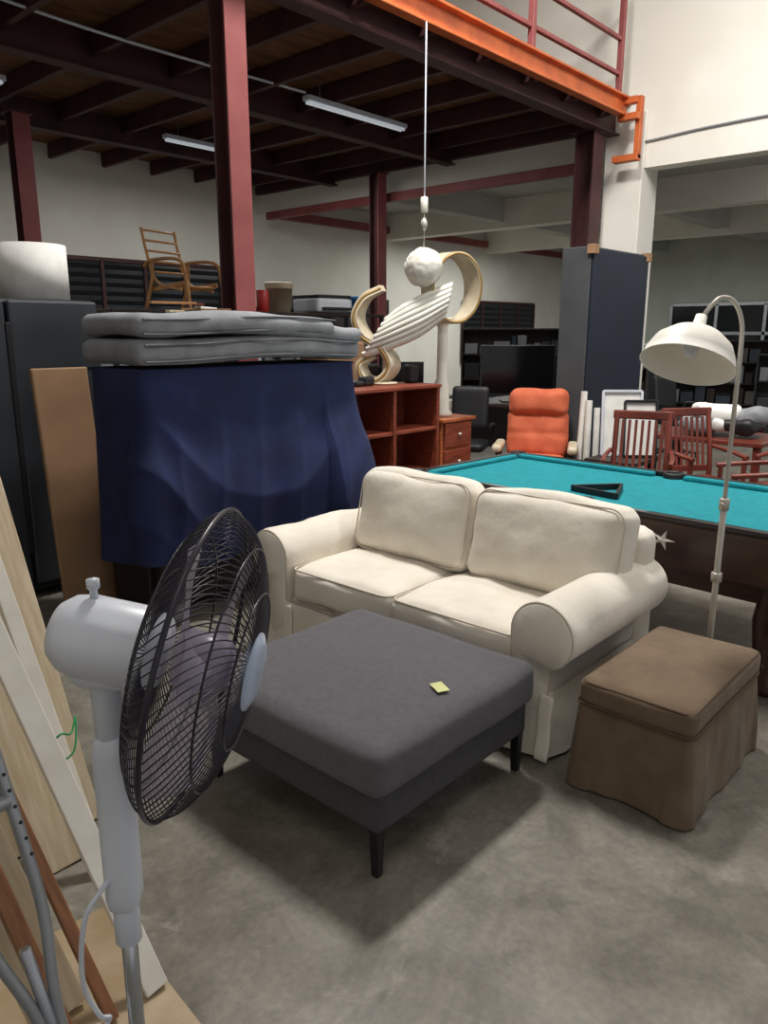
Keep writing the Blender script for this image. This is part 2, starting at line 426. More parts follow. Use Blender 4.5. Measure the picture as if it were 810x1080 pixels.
bb('leg_rail_2',(OX0+.05,OY1-.065,.145),(OX1-.05,OY1-.045,.165),M['black'],ot)
box('price_note',(1.90,1.455,.4665),(.045,.065,.002),M['yel'],None,0,rot=(2,0,-25))

# ------------------------------------------------------------------ brown footstool
st=group('brown_footstool')
SX0,SX1,SY0,SY1=2.36,3.08,.755,1.175
sc=((SX0+SX1)/2,(SY0+SY1)/2)
soft('lid_cushion',(sc[0],sc[1],.375),(SX1-SX0,SY1-SY0,.10),M['brn'],st,r=.03,puff=(.004,.004,.012),nz=.006,ns=4,n=18)
tubes('lid_piping',[[Vector((p.x,p.y,.335)) for p in rrect(SX0-.001,SY0-.001,SX1+.001,SY1+.001,.035)]],.006,M['brnp'],st,cyc=True)
tubes('top_piping',[[Vector((p.x,p.y,.414)) for p in rrect(SX0+.008,SY0+.008,SX1-.008,SY1-.008,.035)]],.005,M['brnp'],st,cyc=True)
drape('skirt',rrect(SX0+.004,SY0+.004,SX1-.004,SY1-.004,.02),.34,.008,M['brn'],st,flare=.016,amp=.017,freq=5,step=.01,seed=11,
      extra=lambda p,s,h:(.010*h*h if (p-Vector(sc)).length>.38 else 0))
bb('frame',(SX0+.02,SY0+.02,.04),(SX1-.02,SY1-.02,.34),M['brnp'],st,.01)
for x in (SX0+.06,SX1-.06):
    for y in (SY0+.06,SY1-.06): cyl('foot',(x,y,0),(x,y,.06),.02,M['dkw'],st)

# ------------------------------------------------------------------ pool table
pt=group('pool_table',(4.11,1.79,0),-3)
W,L=1.15,2.42
bb('slate_bed',(-W/2+.05,-L/2+.05,.70),(W/2-.05,L/2-.05,.765),M['teal'],pt,.004)
for s in (-1,1):
    bb('apron_long',(s*(W/2-.0),-L/2,.54),(s*(W/2-.035),L/2,.77),M['ptw'],pt,.012)
    bb('apron_end',(-W/2,s*(L/2),.54),(W/2,s*(L/2-.035),.77),M['ptw'],pt,.012)
    for a,b_ in ((-L/2+.06,-.06),(.06,L/2-.06)):
        bb('rail_long',(s*(W/2+.005),a,.765),(s*(W/2-.045),b_,.795),M['ptb'],pt,.01)
        bb('cushion_long',(s*(W/2-.045),a+.05,.76),(s*(W/2-.10),b_-.02,.793),M['teal'],pt,.012)
    bb('rail_end',(-W/2+.06,s*(L/2+.005),.765),(W/2-.06,s*(L/2-.045),.795),M['ptb'],pt,.01)
    bb('cushion_end',(-W/2+.12,s*(L/2-.045),.76),(W/2-.12,s*(L/2-.10),.793),M['teal'],pt,.012)
for y in (-L/2+.045,0,L/2-.045):
    for s in (-1,1):
        x=s*(W/2-.045)
        lathe('pocket',[(.001,.66),(.045,.66),(.05,.74),(.048,.79),(.055,.802),(.062,.79),(.062,.62),(.001,.61)],M['blk'],pt,loc=(x,y,0),n=20)
for sx in (-1,1):
    for sy in (-1,1):
        lathe('leg',[(.001,0),(.075,0),(.08,.03),(.055,.07),(.075,.2),(.09,.35),(.07,.5),(.1,.56),(.1,.6),(.001,.6)],M['ptw'],pt,loc=(sx*.42,sy*.95,0),n=20)
bb('under_cabinet',(-W/2+.12,-L/2+.15,.42),(W/2-.12,L/2-.15,.6),M['ptw'],pt,.02)
def star(name,y,z,R):
    V=[(-W/2-.018,y,z)];n=10
    for k in range(n):
        a=math.pi*2*k/n+math.pi/2+.3; r=R if k%2==0 else R*.3
        V.append((-W/2-.002,y+r*math.cos(a),z+r*math.sin(a)*.75))
    mk(name,V,[(0,1+k,1+(k+1)%n) for k in range(n)],M['pearl'],pt,smooth=False)
star('star_ornament',-.46,.675,.07)
tr=group('billiard_triangle',(3.92,1.88,.766),20)
tp=[(-.15,-.09),(.15,-.09),(0,.17)]
for i in range(3):
    a=tp[i];b_=tp[(i+1)%3]; beam('side',(a[0],a[1],.018),(b_[0],b_[1],.018),.018,.034,M['blk'],tr,.003)

# ------------------------------------------------------------------ floor lamp
fl=group('floor_lamp')
LX,LY=3.21,1.0
lathe('base',[(.001,0),(.085,0),(.09,.008),(.085,.018),(.03,.03),(.015,.05),(.001,.05)],M['nickel'],fl,loc=(LX,LY,0))
cyl('lower_pole',(LX,LY,.03),(LX,LY,.95),.013,M['nickel'],fl)
cyl('joint_1',(LX,LY,.62),(LX,LY,.66),.022,M['nickel'],fl)
cyl('joint_2',(LX,LY,.93),(LX,LY,.98),.02,M['nickel'],fl)
cyl('knob',(LX-.03,LY,.955),(LX+.045,LY,.955),.01,M['nickel'],fl)
r_=Vector((.669,-.743,0)); dirl=-r_
top=[Vector((LX,LY,.95)),Vector((LX,LY,1.3)),Vector((LX,LY,1.6))]
base=Vector((LX,LY,0))
arc=top+[base+dirl*.012+Vector((0,0,1.70)),base+dirl*.05+Vector((0,0,1.765)),base+dirl*.10+Vector((0,0,1.775)),base+dirl*.145+Vector((0,0,1.73)),base+dirl*.17+Vector((0,0,1.68))]
tubes('gooseneck',[cr(arc,8)],.009,M['nickel'],fl)
sa=(dirl*.32+Vector((-.743,-.669,0))*.34+Vector((0,0,-.88))).normalized()
ap=base+dirl*.17+Vector((0,0,1.69))
q=sa.to_track_quat('Z','Y').to_matrix().to_4x4(); q.translation=ap
lathe('shade',[(.001,-.02),(.022,-.02),(.025,.02),(.05,.035),(.10,.06),(.145,.10),(.168,.15),(.176,.19),(.181,.192),(.174,.185),(.163,.148),(.14,.103),(.095,.065),(.04,.042),(.001,.04)],M['shade'],fl,n=48,mtx=q)
qb=q.copy(); qb.translation=ap+sa*.05
lathe('bulb',[(.001,0),(.015,0),(.016,.03),(.03,.06),(.03,.08),(.018,.1),(.001,.105)],M['white'],fl,mtx=qb)

# ------------------------------------------------------------------ pedestal fan
fg=group('pedestal_fan')
C=Vector((.565,.857,1.198)); ax=Vector((.60,-.785,-.19)).normalized()
Q=ax.to_track_quat('Z','Y').to_matrix().to_4x4(); Q.translation=C
def prof_pts(prof,ang,sw):
    out=[]; P=cr([(r,0,z) for r,z in prof],5); n=len(P)
    for i,p in enumerate(P):
        a=ang+sw*(i/(n-1)); out.append((p.x*math.cos(a),p.x*math.sin(a),p.z))
    return out
N=90
front=[(.045,.075),(.10,.07),(.16,.052),(.198,.028),(.215,.004)]
rear=[(.055,-.065),(.11,-.06),(.165,-.044),(.203,-.022),(.215,-.004)]
tubes('guard_front',[prof_pts(front,2*math.pi*k/N,.5) for k in range(N)],.0010,M['cage'],fg,res=1,mtx=Q)
tubes('guard_rear',[prof_pts(rear,2*math.pi*k/N,-.3) for k in range(N)],.0010,M['cage'],fg,res=1,mtx=Q)
def ring(r,z,n=64): return [(r*math.cos(2*math.pi*k/n),r*math.sin(2*math.pi*k/n),z) for k in range(n)]
tubes('guard_rings',[ring(.11,.069),(ring(.17,.047)),ring(.12,-.058),ring(.18,-.037)],.0018,M['cage'],fg,cyc=True,res=1,mtx=Q)
tubes('guard_rim',[ring(.217,.0)],.0038,M['cage'],fg,cyc=True,mtx=Q)
lathe('badge',[(.001,.086),(.04,.085),(.055,.078),(.057,.069),(.001,.067)],M['badge'],fg,mtx=Q)
lathe('hub',[(.001,.045),(.03,.042),(.04,.03),(.042,-.03),(.001,-.03)],M['blade'],fg,mtx=Q)
for b_i in range(3):
    V=[];F=[];a0=2*math.pi*b_i/3+.4; nr,na=10,14
    for i in range(nr+1):
        t=i/nr; r=.035+.155*t; half=.35+.42*math.sin(min(1,t*1.15)*math.pi*.62); sweep=-.25*t
        if t>.85: half*=math.sqrt(max(.05,1-((t-.85)/.17)**2))
        for j in range(na+1):
            u=j/na*2-1; a=a0+sweep+u*half; z=.028*u*(1-.25*t)
            V.append((r*math.cos(a),r*math.sin(a),z))
    for i in range(nr):
        for j in range(na): k=i*(na+1)+j; F.append((k,k+1,k+na+2,k+na+1))
    mk('blade',V,F,M['blade'],fg,mtx=Q)
lathe('motor_housing',[(.001,-.05),(.05,-.055),(.056,-.07),(.060,-.085),(.060,-.165),(.055,-.19),(.042,-.207),(.02,-.214),(.001,-.215)],M['white'],fg,mtx=Q)
mc=C-ax*.145
soft('neck_housing',(mc.x,mc.y,mc.z-.035),(.10,.075,.075),M['white'],fg,r=.03,n=8,rot=(0,0,-60))
lathe('oscillation_knob',[(.001,.0),(.007,0),(.005,.02),(.009,.024),(.009,.036),(.001,.038)],M['white'],fg,loc=(mc.x-ax.x*.005,mc.y-ax.y*.005,mc.z+.053))
px,py=mc.x,mc.y
cyl('tilt_joint',(px,py,1.06),(px,py,mc.z-.03),.02,M['white'],fg,.024)
soft('control_box',(px,py,.93),(.052,.052,.30),M['white'],fg,r=.018,n=8,rot=(0,0,-48))
cyl('collar',(px,py,.72),(px,py,.8),.02,M['white'],fg)
cyl('pole',(px,py,.03),(px,py,.75),.0125,M['chrome'],fg)
lathe('base',[(.001,0),(.19,0),(.195,.012),(.18,.028),(.06,.045),(.03,.09),(.02,.1),(.001,.1)],M['white'],fg,loc=(px,py,0))
tubes('power_cord',[cr([(px-.03,py-.01,.85),(px-.065,py+.0,.80),(px-.07,py+.02,.68),(px-.05,py+.02,.6),(px-.03,py+.03,.57),(px-.06,py+.03,.55),(px-.1,py+.02,.57),(px-.06,py+.0,.6),(px-.04,py+.0,.5),(px-.08,py-.01,.3),(px-.12,py-.05,.1),(px-.2,py-.1,.01)],8)],.004,M['white'],fg)

# ------------------------------------------------------------------ left foreground timber & crutches
rk=group('steel_storage_rack')
for x in (-.6,.88):
    for y in (3.25,3.7): bb('upright',(x-.02,y-.02,0),(x+.02,y+.02,2.1),M['fridge2'],rk)
for z in (.15,.8,1.45,2.05): bb('shelf',(-.62,3.23,z),(.9,3.72,z+.03),M['fridge'],rk)
beam('plywood_sheet',(.52,2.30,.0),(.52,3.2,1.93),1.1,.03,M['pine'],None,.003,up=(0,1,0))
beam('timber_board',(.86,2.14,.0),(.80,3.1,1.9),.2,.025,M['pine'],None,.003,up=(0,1,0))
beam('white_batten',(.80,1.50,.02),(.55,2.45,1.85),.06,.022,M['ptrim'],None,.003,up=(0,1,0))
beam('brown_batten',(.68,1.50,.02),(.42,2.4,1.8),.03,.02,M['brw'],None,.003,up=(0,1,0))
beam('timber_board',(.60,1.60,.02),(.28,2.5,1.85),.13,.02,M['pine'],None,.003,up=(0,1,0))
beam('brown_batten',(.57,1.45,.02),(.34,2.3,1.7),.04,.03,M['brw'],None,.003,up=(0,1,0))
beam('white_batten',(.93,2.02,0),(.84,2.95,1.9),.05,.03,M['ptrim'],None,.003,up=(0,1,0))
def crutch(name,loc,rot):
    g=group(name,loc,rot=[D(a) for a in rot])
    for s in (-1,1):
        tubes('side_rail',[cr([(s*.012,0,.05),(s*.02,0,.3),(s*.055,0,.5),(s*.065,0,.75),(s*.075,0,1.2)],6)],.012,M['alu'],g)
        for k in range(8): cyl('adjust_button',(s*.066,-.013,.62+.035*k),(s*.066,-.010,.62+.035*k),.004,M['blk'],g,n=8)
    tubes('arm_pad',[cr([(-.09,0,1.2),(0,0,1.185),(.09,0,1.2)],6)],.022,M['greyc'],g)
    cyl('hand_grip',(-.062,0,.74),(.062,0,.74),.015,M['greyc'],g)
    cyl('lower_leg',(0,0,.02),(0,0,.45),.012,M['alu'],g)
    cyl('rubber_tip',(0,0,0),(0,0,.045),.018,M['blk'],g)
crutch('crutch',(.51,1.27,.018),(-15,-5,4))
crutch('crutch',(.38,1.32,.018),(-15,-5,10))
tubes('green_twine',[cr([(.80,2.0,.50),(.83,1.98,.54),(.87,2.0,.52),(.90,2.03,.55),(.86,1.97,.48),(.80,1.97,.46)],6)],.003,M['green'])
bb('wrapped_board',(.3,1.2,.001),(.84,1.9,.012),M['pack'],None,.002).rotation_euler=(0,0,D(-5))

# ------------------------------------------------------------------ covered piano + mattress
pn=group('covered_upright_piano')
PX0,PX1,PY0,PY1=2.13,3.72,3.62,4.17
bb('body',(PX0+.03,PY0+.12,.08),(PX1-.03,PY1-.02,1.42),M['dkw'],pn,.01)
bb('keyboard_ledge',(PX0+.05,PY0+.0,.55),(PX1-.05,PY0+.2,.68),M['dkw'],pn,.01)
for x in (PX0+.08,PX1-.08):
    bb('toe_block',(x-.05,PY0,0),(x+.05,PY1-.03,.1),M['dkw'],pn)
    bb('ledge_leg',(x-.03,PY0+.03,.08),(x+.03,PY0+.09,.56),M['dkw'],pn)
bb('cloth_top',(PX0-.01,PY0+.01,1.435),(PX1+.01,PY1,1.455),M['blue'],pn,.01)
def ex(p,s,h):
    o=.0
    if p.x>PX1-.3: o+=.15*h*math.sin(min(1,h*1.2)*math.pi/2)
    if p.y<PY0+.1:
        o+=.05*math.exp(-((h-.62)/.25)**2)
        t=(p.x-PX0)/(PX1-PX0); sag=h-.55*(1-(2*t-1)**2)
        rdg=1-abs(2*((sag*3.2)%1)-1)
        o+=.022*rdg**2*min(1,h*2.2)*(.5+noise.noise(Vector((p.x*2,h*2,4))))
        v=1-abs(2*((t*5.3+.25*noise.noise(Vector((t*3,h*2,1))))%1)-1)
        o+=.03*v**3*h
    return o
drape('dust_cloth',rrect(PX0-.01,PY0+.0,PX1+.01,PY1,.05),1.45,.34,M['blue'],pn,flare=.02,amp=.04,freq=2.6,rows=54,step=.014,hem=.12,seed=5,extra=ex)

mt=group('folded_mattress')
def wav(p,u):
    p.z+=.012*math.sin(p.x*4+1)
    return p
soft('layer_low',(2.92,3.88,1.55),(1.66,.62,.13),M['matt'],mt,r=.055,puff=(0,0,.005),nz=.016,ns=3,n=26,fn=wav)
soft('layer_top',(2.80,3.87,1.68),(1.42,.62,.12),M['matt'],mt,r=.055,puff=(0,0,.01),nz=.024,ns=3,n=26,fn=wav,rot=(0,1.2,0))
soft('layer_flap',(3.44,3.86,1.645),(.62,.6,.10),M['matt'],mt,r=.045,nz=.02,ns=4,n=18,rot=(0,4,0))
for (xa,xb,z) in ((2.13,3.7,1.505),(2.13,3.7,1.59),(2.13,3.5,1.645),(2.13,3.5,1.72)):
    tubes('piping',[cr([(xa+(xb-xa)*i/10,3.565+.006*math.sin(i*2),z+.012*math.sin((xa+(xb-xa)*i/10-2.88)*4+1)) for i in range(11)],4)],.006,M['mattp'],mt)
ws=group('wood_offcuts')
for i,(x,y,a) in enumerate(((2.55,3.8,10),(2.65,3.75,-20),(2.72,3.85,35),(2.6,3.75,60),(2.5,3.85,-5))):
    box('offcut',(x,y,1.758+.012*i),(.28,.035,.012),[M['pine'],M['card'],M['paper'],M['redw'],M['beech']][i],ws,.002,rot=(0,0,a))

beam('cardboard_panel',(2.10,4.33,0),(2.10,4.48,1.44),.34,.035,M['card'],None,.01,up=(0,1,0))
fr=group('dark_refrigerator')
bb('body',(1.2,4.72,.04),(2.48,5.4,1.84),M['fridge2'],fr,.02)
bb('door_left',(1.21,4.66,.1),(1.90,4.72,1.83),M['fridge'],fr,.015)
bb('door_right',(1.92,4.66,.1),(2.47,4.72,1.83),M['fridge'],fr,.015)
bb('handle_groove',(1.895,4.655,.3),(1.925,4.68,1.7),M['blk'],fr,.004)
for x in (1.3,2.38):
    for y in (4.8,5.3): cyl('foot',(x,y,0),(x,y,.05),.025,M['blk'],fr)
rl=group('white_paper_roll',(2.22,4.97,1.842))
sp=[]
for i in range(140):
    a=i*.28; r=.04+.18*i/140; sp.append((r*math.cos(a),r*math.sin(a)))
V=[(x,y,z) for z in (0,.33) for x,y in sp]; n=len(sp)
o=mk('sheet',V,[(i,i+1,n+i+1,n+i) for i in range(n-1)],M['paper'],rl)
md=o.modifiers.new('s','SOLIDIFY'); md.thickness=.018
# ------------------------------------------------------------------ back shelf with clutter, chair on top
sh=group('storage_shelving')
for x in (3.2,4.9,6.4):
    for y in (5.8,6.35): bb('upright',(x-.02,y-.02,0),(x+.02,y+.02,1.82),M['fridge2'],sh)
for z in (.1,.7,1.25,1.8): bb('shelf',(3.18,5.78,z),(6.42,6.37,z+.03),M['dkw'],sh)
random.seed(3)
for z in (.13,.73,1.28):
    x=3.3
    while x<6.2:
        w=random.uniform(.2,.4);h=random.uniform(.25,.45)
        bb('stored_box',(x,5.85,z),(x+w,6.3,z+h),random.choice([M['card'],M['fridge2'],M['greyc'],M['blk'],M['redw'],M['white']]),sh,.01); x+=w+.04
def armchair_frame(name,loc,rz,m,sc=.82):
    g=group(name,loc,rz); g.scale=(sc,sc,sc)
    for s in (-1,1):
        tubes('side_loop',[cr([(.32,s*.27,.0),(.28,s*.27,.3),(.2,s*.27,.5),(-.2,s*.27,.52),(-.32,s*.27,.46)],6)],.018,m,g)
        tubes('rear_leg',[cr([(-.34,s*.27,.0),(-.22,s*.27,.3),(-.2,s*.27,.52)],6)],.018,m,g)
        tubes('back_post',[cr([(.18,s*.24,.2),(-.18,s*.24,.3),(-.3,s*.24,.6),(-.36,s*.24,.86)],6)],.016,m,g)
        beam('seat_rail',(.24,s*.24,.27),(-.24,s*.24,.22),.025,.05,m,g)
    for k in range(5):
        t=k/4; cyl('back_slat',(-.2-.16*t,-.24,.4+.44*t),(-.2-.16*t,.24,.4+.44*t),.012,m,g)
    for x in (.2,.05,-.1): cyl('seat_slat',(x,-.25,.24),(x,.25,.24),.012,m,g)
armchair_frame('wooden_armchair',(4.07,6.06,1.832),-78,M['beech'])
lathe('beige_bucket',[(.001,0),(.11,0),(.14,.27),(.15,.28),(.14,.29),(.12,.02),(.001,.02)],M['bei'],None,loc=(5.15,6.05,1.832))
cyl('red_canister',(4.9,6.0,1.832),(4.9,6.0,2.04),.06,M['red'])
cyl('white_bottle',(4.76,6.1,1.832),(4.76,6.1,2.12),.05,M['white'],None,.03)
pr=group('desktop_printer',(5.75,6.05,1.832),0)
soft('body',(0,0,.08),(.5,.4,.15),M['white'],pr,r=.03,n=6)
bb('tray',(-.2,-.25,.03),(.2,-.1,.06),M['blk'],pr)
bb('lid',(-.24,-.19,.155),(.24,.19,.185),M['blk'],pr)
lathe('blue_lidded_tub',[(.001,0),(.12,0),(.14,.15),(.15,.15),(.15,.18),(.001,.19)],M['bluep'],None,loc=(6.2,6.0,1.832))
bb('storage_crate',(5.0,5.2,0),(5.5,5.6,1.55),M['card'],None,.02)

# ------------------------------------------------------------------ red shelf, drawers, sculpture
rs=group('redwood_bookcase')
bb('top',(4.12,4.14,1.17),(5.36,4.58,1.2),M['redw'],rs)
bb('back',(4.14,4.54,.02),(5.34,4.56,1.18),M['redw'],rs)
for x in (4.15,4.75,5.33): bb('panel',(x-.018,4.15,0),(x+.018,4.56,1.17),M['redw'],rs)
for z in (.05,.42,.8): bb('shelf',(4.15,4.16,z),(5.33,4.55,z+.03),M['redw'],rs)
mo=group('shelf_ornaments')
for (x,h,mm) in ((5.3,.16,'blk'),(4.72,.08,'blk'),(4.6,.05,'fridge2')):
    bb('ornament',(x-.06,4.4,1.201),(x+.06,4.5,1.2+h),M[mm],mo,.02)
dc=group('drawer_cabinet')
bb('body',(5.4,4.17,.03),(5.86,4.58,.85),M['orgw'],dc,.008)
bb('top',(5.38,4.13,.85),(5.88,4.6,.88),M['orgw'],dc,.006)
for z in (.1,.37,.62):
    bb('drawer',(5.43,4.145,z),(5.83,4.17,z+.22),M['redw'],dc,.006); lathe('knob',[(.001,0),(.012,0),(.018,.02),(.001,.03)],M['nickel'],dc,mtx=Matrix.Translation((5.63,4.145,z+.11))@Euler((D(90),0,0)).to_matrix().to_4x4())
for x in (5.44,5.82):
    for y in (4.2,4.54): bb('foot',(x-.02,y-.02,0),(x+.02,y+.02,.04),M['redw'],dc)
pl=group('white_pedestal_column',(5.64,4.36,.882))
lathe('shaft',[(.001,0),(.1,0),(.1,.03),(.075,.06),(.07,.3),(.05,.34),(.045,.8),(.06,.84),(.085,.86),(.085,.89),(.001,.89)],M['pearl'],pl,n=24)
sg=group('abstract_ribbon_sculpture',(5.12,4.33,1.205),-44)
lathe('base',[(.001,0),(.13,0),(.13,.015),(.001,.02)],M['bei'],sg,loc=(-.22,0,0))
hp=[]
for k in range(49):
    a=D(-120+ k*6.7); hp.append(Vector((.36+.20*math.cos(a),.03*math.cos(a),.80+.28*math.sin(a))))
hw=lambda t:.7+.4*math.sin(t*math.pi); wv=Vector((-.62,.78,.0)).normalized()
ribbon('hoop',hp,.17,.03,M['bei'],sg,wf=hw,wd=wv,raw=True)
for sgn in (-1,1):
    tubes('hoop_rim',[[p+wv*sgn*.085*hw(i/48) for i,p in enumerate(hp)]],.010,M['gold'],sg)
lo_=cr([(-.36,0,.24),(-.16,0,.30),(.08,0,.40),(.30,0,.56)],8); hi_=cr([(-.14,0,.56),(-.02,0,.66),(.16,0,.76),(.37,0,.84)],8)
V=[];F=[];nu=len(lo_);nv=29
for i in range(nu):
    t=i/(nu-1)
    for j in range(nv):
        v=j/(nv-1); p=lo_[i].lerp(hi_[i],v)
        p.x-=.06*(1-t)*abs(math.sin(v*math.pi*7))**.5
        p.y=-.06-.05*math.sin(v*math.pi)-.014*abs(math.sin(v*math.pi*7))
        V.append(p)
for i in range(nu-1):
    for j in range(nv-1): k=i*nv+j; F.append((k,k+1,k+nv+1,k+nv))
wg=mk('wing',V,F,M['pearl'],sg); md=wg.modifiers.new('s','SOLIDIFY'); md.thickness=.03; md.offset=0
cl=[(-.22,0,.80),(-.36,0,.72),(-.43,0,.56),(-.36,0,.40),(-.2,0,.30),(-.13,0,.15),(-.22,0,.04),(-.36,0,.05),(-.40,0,.17),(-.30,0,.24)]
wc=Vector((.5,.86,0)).normalized(); cw=lambda t:.5+.75*math.sin(t*math.pi)
ribbon('curl',cl,.17,.055,M['bei'],sg,wf=cw,wd=wc)
tubes('curl_edge',[[p-wc*.085*cw(i/72) for i,p in enumerate(cr(cl,8))]],.011,M['gold'],sg)
tubes('support_rod',[[(-.22,0,.01),(-.2,0,.3),(-.1,.0,.4)]],.012,M['nickel'],sg)

hg=group('hanging_globe_pendant')
HX,HY=5.16,4.2
cyl('cord',(HX,HY,2.68),(HX,HY,4.0),.006,M['white'],hg)
cyl('cord_low',(HX,HY,2.3),(HX,HY,2.68),.004,M['nickel'],hg)
cyl('switch',(HX,HY,2.60),(HX,HY,2.72),.03,M['pearl'],hg)
lathe('hook',[(.001,0),(.02,.01),(.03,.05),(.015,.1),(.001,.1)],M['nickel'],hg,loc=(HX,HY,2.46))
bm=bmesh.new(); bmesh.ops.create_icosphere(bm,subdivisions=5,radius=.155)
for v in bm.verts:
    d=v.co.normalized(); w=abs(noise.noise(d*2.2+Vector((3,1,7))))
    v.co=d*(.156+.014*w)
me=bpy.data.meshes.new('globe'); bm.to_mesh(me); bm.free(); me.materials.append(M['pearl'])
for p in me.polygons: p.use_smooth=True
o=bpy.data.objects.new('globe',me); bpy.context.collection.objects.link(o); o.location=(HX,HY,2.17); o.parent=hg

# ------------------------------------------------------------------ orange recliner, office chair, tv
oc_=group('orange_recliner',(6.25,3.70,0),28)
def groove(p,u):
    if u.x<-.2: p.x+=.018*math.exp(-((p.z-.0)/.02)**2)+.012*math.exp(-((p.y)/.02)**2)
    return p
soft('backrest',(.22,0,.68),(.17,.58,.46),M['orf'],oc_,r=.07,puff=(.03,0,0),nz=.012,ns=6,n=20,rot=(0,12,0),fn=groove)
soft('head_pillow',(.24,0,.98),(.19,.56,.27),M['orf'],oc_,r=.085,puff=(.03,0,.0),nz=.012,ns=6,n=16,rot=(0,8,0))
soft('seat',(-.12,0,.42),(.62,.56,.16),M['orf'],oc_,r=.06,puff=(0,0,.02),n=12)
for s in (-1,1):
    soft('armrest',(-.08,s*.34,.6),(.5,.09,.07),M['bei'],oc_,r=.03,n=8)
    beam('arm_support',(-.2,s*.34,.3),(-.2,s*.34,.58),.04,.03,M['dkw'],oc_)
    beam('arm_support',(.12,s*.34,.3),(.12,s*.34,.58),.04,.03,M['dkw'],oc_)
bb('frame',(-.38,-.36,.28),(.18,.36,.34),M['dkw'],oc_)
cyl('stem',(-.1,0,.05),(-.1,0,.3),.04,M['chrome'],oc_)
for k in range(5):
    a=k*2*math.pi/5; beam('base_arm',(-.1,0,.05),(-.1+.28*math.cos(a),.28*math.sin(a),.025),.05,.03,M['dkw'],oc_)
def office(name,loc,rz):
    of=group(name,loc,rz)
    soft('seat',(0,0,.48),(.46,.46,.09),M['blk'],of,r=.04,n=8)
    soft('back',(.24,0,.85),(.08,.40,.46),M['blk'],of,r=.04,n=10,rot=(0,8,0))
    cyl('stem',(0,0,.06),(0,0,.45),.03,M['black'],of)
    for s in (-1,1): tubes('arm',[cr([(.18,s*.24,.45),(.16,s*.28,.6),(.1,s*.28,.7),(-.14,s*.28,.7)],5)],.018,M['blk'],of)
    beam('back_bar',(.1,0,.44),(.25,0,.75),.06,.02,M['black'],of)
    for k in range(5):
        a=k*2*math.pi/5; beam('base_arm',(0,0,.09),(.29*math.cos(a),.29*math.sin(a),.06),.04,.03,M['black'],of)
        cyl('castor',(.29*math.cos(a)-.012,.29*math.sin(a),.028),(.29*math.cos(a)+.012,.29*math.sin(a),.028),.027,M['black'],of)
office('office_chair',(6.5,4.7,0),25)
office('office_chair',(6.1,5.3,0),120)
def tv(name,loc,rz,w=.9,h=.52):
    g=group(name,loc,rz)
    bb('panel',(-w/2,-.02,.08),(w/2,.02,.08+h),M['blk'],g,.008)
    bb('screen',(-w/2+.015,-.023,.1),(w/2-.015,-.019,.07+h),M['screen'],g,.001)
    bb('neck',(-.05,-.01,0),(.05,.03,.12),M['blk'],g); bb('stand',(-.18,-.1,0),(.18,.12,.015),M['blk'],g)
def desk(name,x0,y0,x1,y1,h,m):
    g=group(name); bb('top',(x0,y0,h-.03),(x1,y1,h),m,g)
    for x in (x0+.04,x1-.04):
        for y in (y0+.04,y1-.04): bb('leg',(x-.025,y-.025,0),(x+.025,y+.025,h-.03),m,g)
    bb('modesty_panel',(x0+.06,y1-.06,.3),(x1-.06,y1-.04,h-.03),m,g)
desk('work_desk',7.05,4.3,8.5,5.3,.86,M['dkw'])
tv('flat_television',(7.55,4.75,.861),-48,.85,.56)
tv('flat_television',(8.15,4.55,.861),-40,.6,.45)
desk('work_desk',6.6,6.2,8.5,7.0,.8,M['dkw'])
tv('computer_monitor',(7.0,6.5,.801),-30,.55,.38); tv('computer_monitor',(7.7,6.6,.801),-45,.55,.38)
def bookcase(name,loc,rz,w,h,m,n=4,seed=1):
    g=group(name,loc,rz); random.seed(seed)
    for x in (-w/2,w/2): bb('side',(x-.015,-.17,0),(x+.015,.17,h),m,g,.003)
    bb('back',(-w/2,.155,.02),(w/2,.17,h),m,g,.002)
    for i in range(n+1):
        z=.03+(h-.05)*i/n; bb('shelf',(-w/2,-.17,z-.012),(w/2,.165,z+.012),m,g,.003)
        if i<n:
            x=-w/2+.04
            while x<w/2-.1:
                a=random.uniform(.06,.28); hh=random.uniform(.35,.85)*(h-.05)/n
                bb('content',(x,-.14,z+.013),(min(x+a,w/2-.02),.1,z+hh),random.choice([M['mute'],M['blk'],M['mute2'],M['greyc'],M['fridge'],M['dkw']]),g,.004); x+=a+.03
    return g
bookcase('dark_bookcase',(7.9,8.9,0),0,1.3,2.0,M['dkw'],5,2)
bookcase('dark_bookcase',(11.2,7.2,0),-60,1.6,1.7,M['dkw'],4,5)
bookcase('dark_bookcase',(12.2,6.0,0),-60,1.4,1.4,M['dkw'],4,6)
bookcase('dark_bookcase',(14.2,4.6,0),-70,2.0,1.5,M['dkw'],4,7)
bookcase('dark_bookcase',(13.6,3.0,0),-75,1.8,1.3,M['blk'],3,8)
office('office_chair',(9.3,5.6,0),10)
office('office_chair',(10.2,3.9,0),70)
bb('wall_noticeboard',(9.6,11.1,1.3),(12.5,11.18,2.3),M['dkw'],None,.02)
tubes('rolled_posters',[[(6.56,3.33,.0),(6.61,3.36,1.02)],[(6.62,3.26,.0),(6.66,3.30,.95)],[(6.56,3.42,.0),(6.62,3.42,1.1)]],.03,M['paper'],None)

